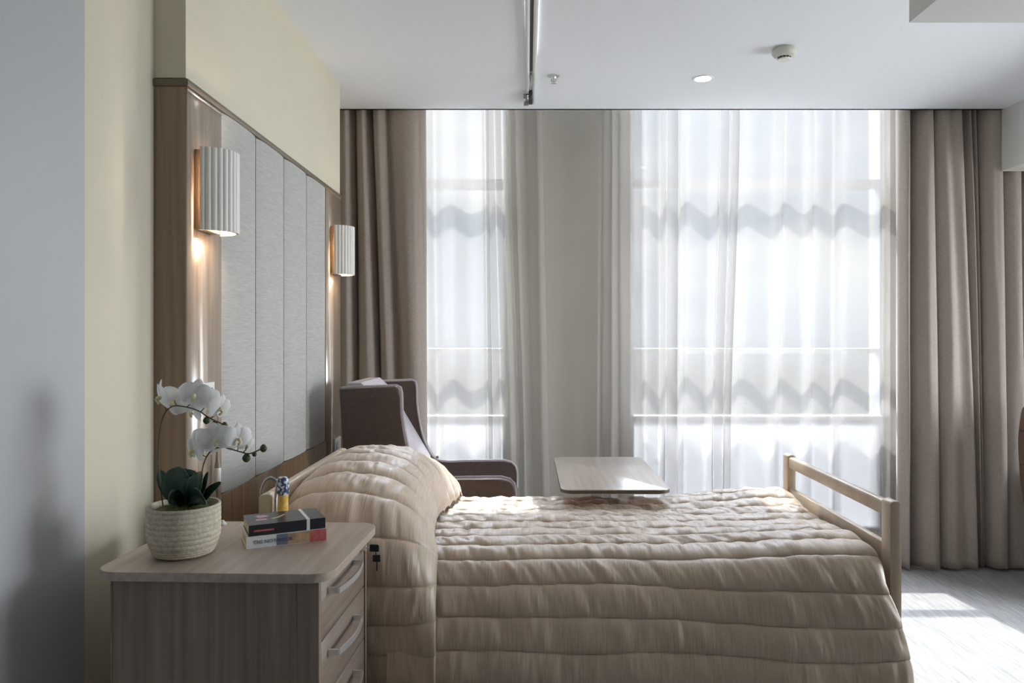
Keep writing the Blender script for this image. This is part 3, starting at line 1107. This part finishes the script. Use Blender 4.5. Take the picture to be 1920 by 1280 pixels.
for k in range(5):
    zb = zt - 0.144
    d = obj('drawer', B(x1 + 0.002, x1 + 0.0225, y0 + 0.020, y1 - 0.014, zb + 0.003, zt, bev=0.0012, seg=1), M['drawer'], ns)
    hz = zb + 0.102
    hy0, hy1 = 0.098, 0.312
    bm = bmesh.new()
    X = x1 + 0.0225
    n = 14
    # bow handle: square feet and a flat arched bar
    pts_o, pts_i = [], []
    for j in range(n + 1):
        tt = j / n
        yy = hy0 + (hy1 - hy0) * tt
        bow = 0.024 + 0.012 * math.sin(PI * tt)
        pts_o.append((X + bow + 0.004, yy))
        pts_i.append((X + bow, yy))
    prism(bm, pts_o + pts_i[::-1], hz - 0.007, hz + 0.007, 'z')
    box(bm, X, X + 0.026, hy0 - 0.002, hy0 + 0.004, hz - 0.007, hz + 0.007)
    box(bm, X, X + 0.026, hy1 - 0.004, hy1 + 0.002, hz - 0.007, hz + 0.007)
    hd = obj('handle', bm, M['chrome'], d)
    if k == 0:
        bm = bmesh.new()
        tube(bm, [(X, 0.402, hz + 0.012), (X + 0.012, 0.402, hz + 0.012)], 0.009, 16)
        tube(bm, [(X + 0.012, 0.402, hz + 0.012), (X + 0.030, 0.402, hz + 0.012)], 0.0022, 8)
        obj('lock', bm, M['chrome'], d)
        bm = bmesh.new()
        box(bm, X + 0.022, X + 0.048, 0.398, 0.406, hz + 0.002, hz + 0.022, bev=0.003)
        box(bm, X + 0.030, X + 0.052, 0.399, 0.405, hz - 0.026, hz - 0.006, bev=0.003)
        tube(bm, [(X + 0.038, 0.402, hz + 0.004), (X + 0.040, 0.402, hz - 0.008)], 0.0012, 6)
        tube(bm, [(X + 0.042, 0.402, hz - 0.026), (X + 0.042, 0.402, hz - 0.050)], 0.0018, 6)
        obj('key', bm, M['black'], d)
    zt = zb
bm = bmesh.new()
for (fx, fy) in ((x0 + 0.04, y0 + 0.04), (x1 - 0.04, y0 + 0.04), (x0 + 0.04, y1 - 0.04), (x1 - 0.04, y1 - 0.04)):
    bm = bmesh.new()
    lathe(bm, [(0, 0.0), (0.018, 0.0), (0.018, 0.06), (0, 0.06)], 16, (fx, fy, 0))
    obj('foot', bm, M['black'], ns)

# ------------------------------------------------------------------ books
BA = math.radians(25.9)


def text_mesh(name, body, size, m, parent, loc, rot, ext=0.0002):
    cu = bpy.data.curves.new(name, 'FONT')
    cu.body = body
    cu.size = size
    cu.extrude = ext
    o = bpy.data.objects.new(name, cu)
    C.objects.link(o)
    me = bpy.data.meshes.new_from_object(o)
    C.objects.unlink(o)
    bpy.data.objects.remove(o)
    me.materials.append(m)
    r = bpy.data.objects.new(name, me)
    C.objects.link(r)
    r.parent = parent
    r.location = loc
    r.rotation_euler = rot
    return r


def book(label, loc, rz, L_, W_, T_, mc):
    t = thing('book', label, 'book', loc, rz)
    bm = bmesh.new()
    c = 0.0016
    box(bm, 0, L_, 0, W_, 0, c)
    box(bm, 0, L_, 0, W_, T_ - c, T_)
    box(bm, 0, L_, 0, c, c, T_ - c)
    obj('cover', bm, mc, t, smooth=False)
    obj('page_block', B(0.002, L_ - 0.002, c, W_ - 0.003, c, T_ - c), M['page'], t, smooth=False)
    return t


b1 = book('white-spined paperback with tan and red print, under the black book', (-0.690, 1.816, NZ), BA, 0.193, 0.130, 0.029, M['book_white'])
obj('grey_print', B(0.072, 0.098, -0.0006, 0, 0.001, 0.028), M['ink_grey'], b1, smooth=False)
obj('tan_print', B(0.098, 0.152, -0.0006, 0, 0.001, 0.028), M['ink_tan'], b1, smooth=False)
obj('red_print', B(0.152, 0.193, -0.0008, 0, 0.0, 0.029), M['ink_red'], b1, smooth=False)
text_mesh('title', 'THE NOTEBOOK', 0.0125, M['ink_blue'], b1, (0.016, -0.0010, 0.010), (PI / 2, 0, 0))
b2 = book('black hardback with white band and pink print, on top of the book stack', (-0.686, 1.822, NZ + 0.029), math.radians(27.2), 0.186, 0.122, 0.027, M['book_black'])
bm = bmesh.new()
box(bm, 0.139, 0.147, -0.0006, 0.122, 0.027, 0.0276)
box(bm, 0.139, 0.147, -0.0006, 0, 0.0, 0.0276)
obj('white_band', bm, M['white_band'], b2, smooth=False)
bm = bmesh.new()
prism(bm, [(0.040 + 0.016 * math.cos(a) + 0.003 * math.cos(5 * a), 0.085 + 0.014 * math.sin(a) + 0.002 * math.sin(4 * a)) for a in [2 * PI * k / 24 for k in range(24)]], 0.027, 0.0274)
prism(bm, [(0.036 + 0.014 * math.cos(a), 0.050 + 0.010 * math.sin(a) + 0.002 * math.sin(3 * a)) for a in [2 * PI * k / 20 for k in range(20)]], 0.027, 0.0274)
obj('pink_print', bm, M['ink_pink'], b2, smooth=False)
bm = bmesh.new()
prism(bm, [(0.060, 0.046), (0.082, 0.058), (0.100, 0.084), (0.096, 0.086), (0.078, 0.064), (0.058, 0.052)], 0.027, 0.0274)
obj('gold_print', bm, M['ink_gold'], b2, smooth=False)
obj('red_print', B(0.012, 0.060, -0.0005, 0, 0.010, 0.014), M['ink_red'], b2, smooth=False)

# small patterned bottle behind the books
t = thing('bottle', 'small slim bottle, blue speckled above and amber below, behind the books', 'bottle', (-0.672, 2.035, NZ))
bm = bmesh.new()
lathe(bm, [(0, 0), (0.013, 0), (0.0145, 0.003), (0.0145, 0.088), (0, 0.088)], 24)
obj('bottle_body', bm, noisy('amber_pattern', (0.75, 0.38, 0.03), (0.85, 0.65, 0.25), nscale=90, rough=0.2), t)
bm = bmesh.new()
lathe(bm, [(0.0150, 0.088), (0.0160, 0.092), (0.0160, 0.128), (0.012, 0.136), (0, 0.138)], 24)
obj('bottle_cap', bm, noisy('blue_speckle', (0.06, 0.08, 0.18), (0.75, 0.78, 0.85), nscale=130, detail=2, rough=0.25, p0=0.48, p1=0.56), t)
t = thing('button', 'tiny white cord stopper lying on the bedside cabinet behind the pot', 'cord stopper', (-0.846, 2.055, NZ))
bm = bmesh.new()
lathe(bm, [(0, 0), (0.010, 0), (0.011, 0.003), (0.006, 0.007), (0.004, 0.012), (0, 0.013)], 20)
obj('stopper_body', bm, M['white_plastic'], t)
t.name = 'cord_stopper'

# ------------------------------------------------------------------ orchid
OY = 1.775
OX = (345 - U0) * OY / F
orch = thing('potted_orchid', 'white orchid in a ribbed cream woven pot on the bedside cabinet', 'plant', (OX, OY, NZ))
prof = [(0, 0.0), (0.054, 0.0), (0.060, 0.004)]
n = 110
for k in range(n + 1):
    z = 0.006 + (0.118 - 0.006) * k / n
    tt = z / 0.118
    r = 0.062 + 0.0195 * min(1, (tt / 0.42)) ** 0.6
    nr = 9.5
    rib = 0.0024 * abs(math.sin(PI * nr * tt)) ** 0.7 if tt > 0.22 else 0.001 * abs(math.sin(PI * 22 * tt))
    prof.append((r - 0.001 + rib, z))
prof += [(0.081, 0.121), (0.077, 0.121), (0.075, 0.112), (0.074, 0.095), (0, 0.095)]
bm = bmesh.new()
lathe(bm, prof, 72)
obj('pot', bm, M['pot'], orch)
bm = bmesh.new()
lathe(bm, [(0.074, 0.098), (0.070, 0.106), (0.05, 0.113), (0.02, 0.118), (0, 0.119)], 40)
for v in bm.verts:
    v.co += Vector((random.uniform(-.002, .002), random.uniform(-.002, .002), random.uniform(-.003, .003)))
obj('moss', bm, M['moss'], orch)


def leaf(pts, wid, roll=0.0, fold=0.25, stalk=0.15):
    """pts: spine in orchid-local coordinates; wid: half width; roll turns the blade about its spine"""
    sp = catmull(pts, 8)
    n = len(sp)
    bm = bmesh.new()
    rows = []
    for i, p in enumerate(sp):
        p = Vector(p)
        d = Vector(sp[min(i + 1, n - 1)]) - Vector(sp[max(i - 1, 0)])
        d.normalize()
        side = d.cross(Vector((math.sin(roll), -math.cos(roll), 0.15)))
        side.normalize()
        nn = side.cross(d)
        t = i / (n - 1)
        w = wid * (math.sin(PI * min(1, max(0, (t * 0.92 + 0.06)))) ** 0.55)
        if t < stalk:
            w *= 0.35 + 0.65 * t / stalk
        if i == n - 1:
            w *= 0.05
        row = []
        for k in range(7):
            s = (k - 3) / 3
            row.append(bm.verts.new(p + side * w * s + nn * (fold * w * abs(s) ** 1.3)))
        rows.append(row)
    for a, b in zip(rows[:-1], rows[1:]):
        for k in range(6):
            bm.faces.new((a[k], a[k + 1], b[k + 1], b[k]))
    o = obj('leaf', bm, M['leaf'], orch, auto=False)
    s = o.modifiers.new('thickness', 'SOLIDIFY')
    s.thickness = 0.0022
    return o


def OL(px, py, dy=0.0):
    """pixel and depth offset -> orchid-local point"""
    p = W(px, py, OY + dy)
    return p - Vector((OX, OY, NZ))


leaf([OL(350, 948), OL(340, 925, -0.01), OL(330, 900, -0.012), OL(327, 876, 0.005)], 0.034, 0.1)
leaf([OL(352, 948), OL(360, 925, -0.02), OL(368, 900, -0.022), OL(372, 884, -0.01)], 0.026, -0.4)
leaf([OL(345, 948), OL(345, 920, 0.015), OL(352, 892, 0.02), OL(358, 880, 0.03)], 0.032, 0.0)
leaf([OL(345, 946), OL(318, 925, 0.0), OL(305, 900, 0.01), OL(300, 880, 0.02)], 0.016, 0.9)
leaf([OL(356, 948), OL(376, 930, 0.0), OL(386, 905, 0.0), OL(391, 884, 0.005)], 0.013, -0.7)
leaf([OL(356, 948), OL(378, 938, 0.0), OL(396, 918, 0.0), OL(415, 903, 0.0)], 0.011, -0.3, stalk=0.5)
leaf([OL(345, 946), OL(330, 934, -0.035), OL(322, 932, -0.060), OL(316, 944, -0.080)], 0.018, 1.2)
leaf([OL(352, 946), OL(362, 930, -0.035), OL(374, 930, -0.055), OL(388, 944, -0.068)], 0.018, -1.0)

sa = [OL(306, 950), OL(300, 905), OL(297, 860), OL(299, 815), OL(306, 780, -0.005), OL(322, 762, -0.01), OL(345, 762, -0.01), OL(372, 770, -0.01), OL(394, 784, -0.01), OL(421, 796, -0.01)]
bm = bmesh.new()
tube(bm, catmull(sa, 8), 0.0016, 8)
obj('flower_stem', bm, M['stem'], orch)
sb = [OL(376, 946), OL(378, 905), OL(380, 878), OL(388, 855, -0.005), OL(402, 841, -0.01), OL(422, 839, -0.01), OL(448, 846, -0.01), OL(468, 850, -0.01), OL(493, 840, -0.01)]
bm = bmesh.new()
tube(bm, catmull(sb, 8), 0.0016, 8)
obj('flower_stem', bm, M['stem'], orch)


def bud(px, py, r, dy=-0.01, ax=None):
    bm = bmesh.new()
    bmesh.ops.create_icosphere(bm, subdivisions=3, radius=1.0)
    c = OL(px, py, dy)
    for v in bm.verts:
        s = v.co.copy()
        s.z *= 1.15
        taper = 1 - 0.18 * max(0, s.z)
        v.co = c + Vector((s.x * r * taper, s.y * r * taper, s.z * r))
    obj('flower_bud', bm, M['bud'], orch)


for px, py, r in ((387, 788, 0.0078), (403, 792, 0.0055), (421, 797, 0.0075), (462, 858, 0.0095), (477, 851, 0.0055), (494, 840, 0.0085)):
    bud(px, py, r)


def petal_bm(bm, ang, length, width, cup, tilt=0.0, curl=0.2):
    """one petal in flower space: the flower faces -Y, petals lie in XZ"""
    n, m_ = 9, 6
    rows = []
    for i in range(n + 1):
        t = i / n
        w = width * (math.sin(PI * (0.08 + 0.92 * t) ** 0.85)) ** 0.6 if t < 1 else 0.0
        if i == 0:
            w = width * 0.22
        w = max(w, width * 0.04)
        row = []
        for k in range(m_ + 1):
            s = (k / m_) * 2 - 1
            x = s * w
            z = 0.002 + length * t
            y = -cup * math.sin(PI * t) + curl * length * t * t + 0.25 * width * s * s * 0.5 + tilt * t * length
            a = ang
            row.append(bm.verts.new((x * math.cos(a) + z * math.sin(a), y, -x * math.sin(a) + z * math.cos(a))))
        rows.append(row)
    for a, b in zip(rows[:-1], rows[1:]):
        for k in range(m_):
            bm.faces.new((a[k], a[k + 1], b[k + 1], b[k]))


def make_flower():
    bm = bmesh.new()
    for a in (0, 2.25, -2.25):
        petal_bm(bm, a, 0.031, 0.0125, 0.002, 0.0, 0.15)
    for a in (1.35, -1.35):
        petal_bm(bm, a, 0.034, 0.021, 0.003, -0.12, 0.22)
    f = obj('flower', bm, M['petal'], orch, auto=False)
    bm = bmesh.new()
    bmesh.ops.create_icosphere(bm, subdivisions=2, radius=1.0)
    for v in bm.verts:
        v.co = Vector((v.co.x * 0.0042, v.co.y * 0.006 - 0.006, v.co.z * 0.0045 - 0.003))
    bmesh.ops.create_cone(bm, segments=12, radius1=0.0036, radius2=0.001, depth=0.012, matrix=Matrix.Translation((0, -0.010, -0.009)) @ Matrix.Rotation(0.5, 4, 'X'), cap_ends=True)
    l = obj('flower_lip', bm, M['lip'], f)
    return f


proto = make_flower()
FL = [(303, 742, -0.030, -0.9, 0.2, 0.1, 1.0), (327, 752, 0.010, 0.5, 0.25, 0.8, 0.95), (366, 740, -0.035, 0.15, -0.1, 0.2, 1.0),
      (385, 752, 0.015, 0.4, 0.0, -0.4, 0.9), (412, 765, -0.030, 1.2, 0.3, 0.2, 0.85), (362, 772, 0.02, -0.5, 0.5, 0.5, 0.7),
      (364, 842, -0.035, -0.7, 0.2, 0.1, 0.95), (386, 828, 0.010, 0.1, 0.1, 0.5, 0.95), (404, 822, -0.038, 0.2, -0.1, -0.2, 1.0),
      (426, 825, 0.010, 0.6, 0.1, 0.3, 0.85), (446, 820, -0.030, 0.9, 0.15, 0.0, 0.9), (462, 832, 0.0, 1.3, 0.4, 0.4, 0.65)]
for i, (px, py, dy, yaw, pit, rol, sc) in enumerate(FL):
    if i == 0:
        f = proto
    else:
        f = proto.copy()
        f.parent = orch
        C.objects.link(f)
        for ch in list(proto.children):
            g = ch.copy()
            g.parent = f
            C.objects.link(g)
    f.location = OL(px, py, dy)
    f.rotation_euler = Euler((pit, rol, yaw), 'XYZ')
    f.scale = (sc * 1.18,) * 3
# flower stalks joining blossoms to the stems
for px, py, qx, qy, dy in ((303, 742, 312, 772, -0.02), (327, 752, 330, 761, 0.0), (366, 742, 350, 763, -0.02), (412, 766, 395, 784, -0.02), (385, 754, 376, 772, 0.0),
                           (364, 842, 387, 857, -0.02), (386, 828, 397, 845, 0.0), (404, 824, 404, 841, -0.02), (426, 826, 423, 839, 0.0), (446, 822, 445, 845, -0.02), (462, 834, 456, 848, 0.0)):
    bm = bmesh.new()
    tube(bm, [OL(px, py, dy), OL((px + qx) / 2 + 2, (py + qy) / 2 + 2, -0.012), OL(qx, qy, -0.009)], 0.0012, 6)
    obj('flower_stalk', bm, M['stem'], orch)

# ------------------------------------------------------------------ wing chair
AY0, AY1 = 3.45, 4.03
ch = thing('armchair', 'dark brown winged armchair between the bed and the left window', 'armchair', (-0.45, 3.74, 0))


def cpt(px, py, Y):
    p = W(px, py, Y)
    return (p.x + 0.45, p.z)


def side_profile(arm_z, arm_x1, top_z, top_x, seat_x0):
    """outline in local x,z of a wing-and-arm side"""
    pts = [(seat_x0 + 0.04, 0.20), (seat_x0 - 0.02, top_z - 0.005)]
    pts += [(top_x - 0.025, top_z + 0.006), (top_x - 0.006, top_z - 0.004), (top_x, top_z - 0.03)]
    cur = catmull([(top_x, top_z - 0.03), (top_x + 0.006, top_z - 0.15), (top_x + 0.035, top_z - 0.30), (top_x + 0.085, arm_z + 0.03), (top_x + 0.15, arm_z + 0.002), (top_x + 0.28, arm_z + 0.004), (arm_x1 - 0.07, arm_z + 0.006)], 6)
    pts += [tuple(c) for c in cur[1:]]
    pts += [(arm_x1 - 0.03, arm_z - 0.004), (arm_x1 - 0.008, arm_z - 0.025), (arm_x1, arm_z - 0.06)]
    pts += [(arm_x1, arm_z - 0.14), (arm_x1 - 0.02, arm_z - 0.20), (arm_x1 - 0.03, 0.20)]
    return pts


for y0_, y1_ in ((AY0 - 3.74, AY0 - 3.74 + 0.06), (AY1 - 3.74 - 0.06, AY1 - 3.74)):
    bm = bmesh.new()
    prism(bm, side_profile(0.762, 0.395, 1.195, -0.145, -0.41), y0_, y1_, 'y', bev=0.012, seg=3)
    s = obj('side_panel', bm, M['chair_brown'], ch)
# pale tubes standing in for the lit inner edges of the sides
for yy in (AY0 - 3.74 + 0.056, AY1 - 3.74 - 0.056):
    prof_ = side_profile(0.762, 0.395, 1.195, -0.145, -0.41)
    path = [(p[0], yy, p[1] + 0.001) for p in prof_[1:-2]]
    bm = bmesh.new()
    tube(bm, path, 0.007, 6)
    obj('lit_edge', bm, M['chair_lilac'], ch)
bm = bmesh.new()
prism(bm, [(-0.42, 0.25), (-0.43, 1.17), (-0.40, 1.215), (-0.34, 1.215), (-0.29, 1.17), (-0.07, 0.80), (-0.02, 0.55), (-0.02, 0.25)], AY0 - 3.74 + 0.06, AY1 - 3.74 - 0.06, 'y', bev=0.008)
obj('backrest', bm, M['chair_lilac'], ch)
obj('seat_cushion', B(-0.02, 0.36, AY0 - 3.74 + 0.06, AY1 - 3.74 - 0.06, 0.30, 0.50, bev=0.03, seg=4), M['chair_lilac'], ch)
obj('seat_frame', B(-0.40, 0.35, AY0 - 3.74 + 0.01, AY1 - 3.74 - 0.01, 0.16, 0.30), M['chair_brown'], ch)
for lx in (-0.34, 0.30):
    for ly in (-0.24, 0.24):
        bm = bmesh.new()
        tube(bm, [(lx, ly, 0.17), (lx, ly, 0.0)], [0.022, 0.014], 12)
        obj('leg', bm, M['beech'], ch)

# second armchair, only its edge is in the picture
ch2 = thing('armchair', 'tan armchair with seamed back at the right edge beside the curtain', 'armchair', (3.165, 4.10, 0))
bm = bmesh.new()
cur = [tuple(c) for c in catmull([(-0.20, 0.30), (-0.245, 0.55), (-0.262, 0.80), (-0.25, 0.95), (-0.235, 1.02)], 5)]
prism(bm, cur + [(-0.20, 1.04), (-0.12, 1.02), (-0.12, 0.30)], -0.28, 0.28, 'y', bev=0.012)
cb = obj('backrest', bm, M['chair_tan'], ch2)
for z in (0.47, 0.68, 0.88):
    xx = float(np.interp(z, [0.3, 0.55, 0.8, 0.95, 1.02], [-0.20, -0.245, -0.262, -0.25, -0.235]))
    bm = bmesh.new()
    tube(bm, [(xx - 0.001, -0.27, z), (xx - 0.001, 0.27, z)], 0.004, 6)
    tube(bm, [(xx, -0.281, z), (-0.13, -0.281, z)], 0.004, 6)
    obj('back_seam', bm, M['black'], cb)
obj('seat_cushion', B(-0.12, 0.42, -0.28, 0.28, 0.28, 0.46, bev=0.03, seg=3), M['chair_tan'], ch2)
obj('armrest', B(-0.12, 0.42, -0.34, -0.28, 0.28, 0.64, bev=0.02, seg=3), M['chair_tan'], ch2)
obj('armrest', B(-0.12, 0.42, 0.28, 0.34, 0.28, 0.64, bev=0.02, seg=3), M['chair_tan'], ch2)
for lx in (-0.16, 0.36):
    for ly in (-0.24, 0.24):
        bm = bmesh.new()
        tube(bm, [(lx, ly, 0.31), (lx, ly, 0.0)], [0.022, 0.014], 12)
        obj('leg', bm, M['oak'], ch2)

# ------------------------------------------------------------------ overbed table
TX0, TX1, TY0, TY1, TZ = 0.128, 0.549, 2.815, 3.59, 0.850
ot = thing('overbed_table', 'overbed table with rounded wood top reaching over the far side of the bed', 'table', ((TX0 + TX1) / 2, 3.38, 0))
cx, cy = (TX0 + TX1) / 2, 3.38
bm = bmesh.new()
prism(bm, rounded_rect(TX0 - cx, TX1 - cx, TY0 - cy, TY1 - cy, 0.05, 8), TZ - 0.017, TZ, 'z', bev=0.002, seg=2)
top = obj('tabletop', bm, M['table'], ot)
bm = bmesh.new()
prism(bm, rounded_rect(TX0 - cx - .0006, TX1 - cx + .0006, TY0 - cy - .0006, TY1 - cy + .0006, 0.0506, 8), TZ - 0.015, TZ - 0.003, 'z')
obj('edge_band', bm, M['edge_dark'], top)
bm = bmesh.new()
box(bm, -0.018, 0.018, -0.40, 0.10, TZ - 0.030, TZ - 0.017)
obj('support_arm', bm, M['black'], ot)
bm = bmesh.new()
box(bm, -0.03, 0.03, 0.22, 0.28, 0.07, TZ - 0.030, bev=0.004)
obj('column', bm, M['steel'], ot)
bm = bmesh.new()
box(bm, -0.20, -0.16, -0.25, 0.30, 0.05, 0.08)
box(bm, 0.16, 0.20, -0.25, 0.30, 0.05, 0.08)
box(bm, -0.20, 0.20, 0.22, 0.28, 0.05, 0.08)
obj('base_frame', bm, M['steel'], ot)
for wx in (-0.18, 0.18):
    for wy in (-0.23, 0.28):
        bm = bmesh.new()
        tube(bm, [(wx - 0.012, wy, 0.025), (wx + 0.012, wy, 0.025)], 0.025, 16)
        obj('caster', bm, M['black'], ot)
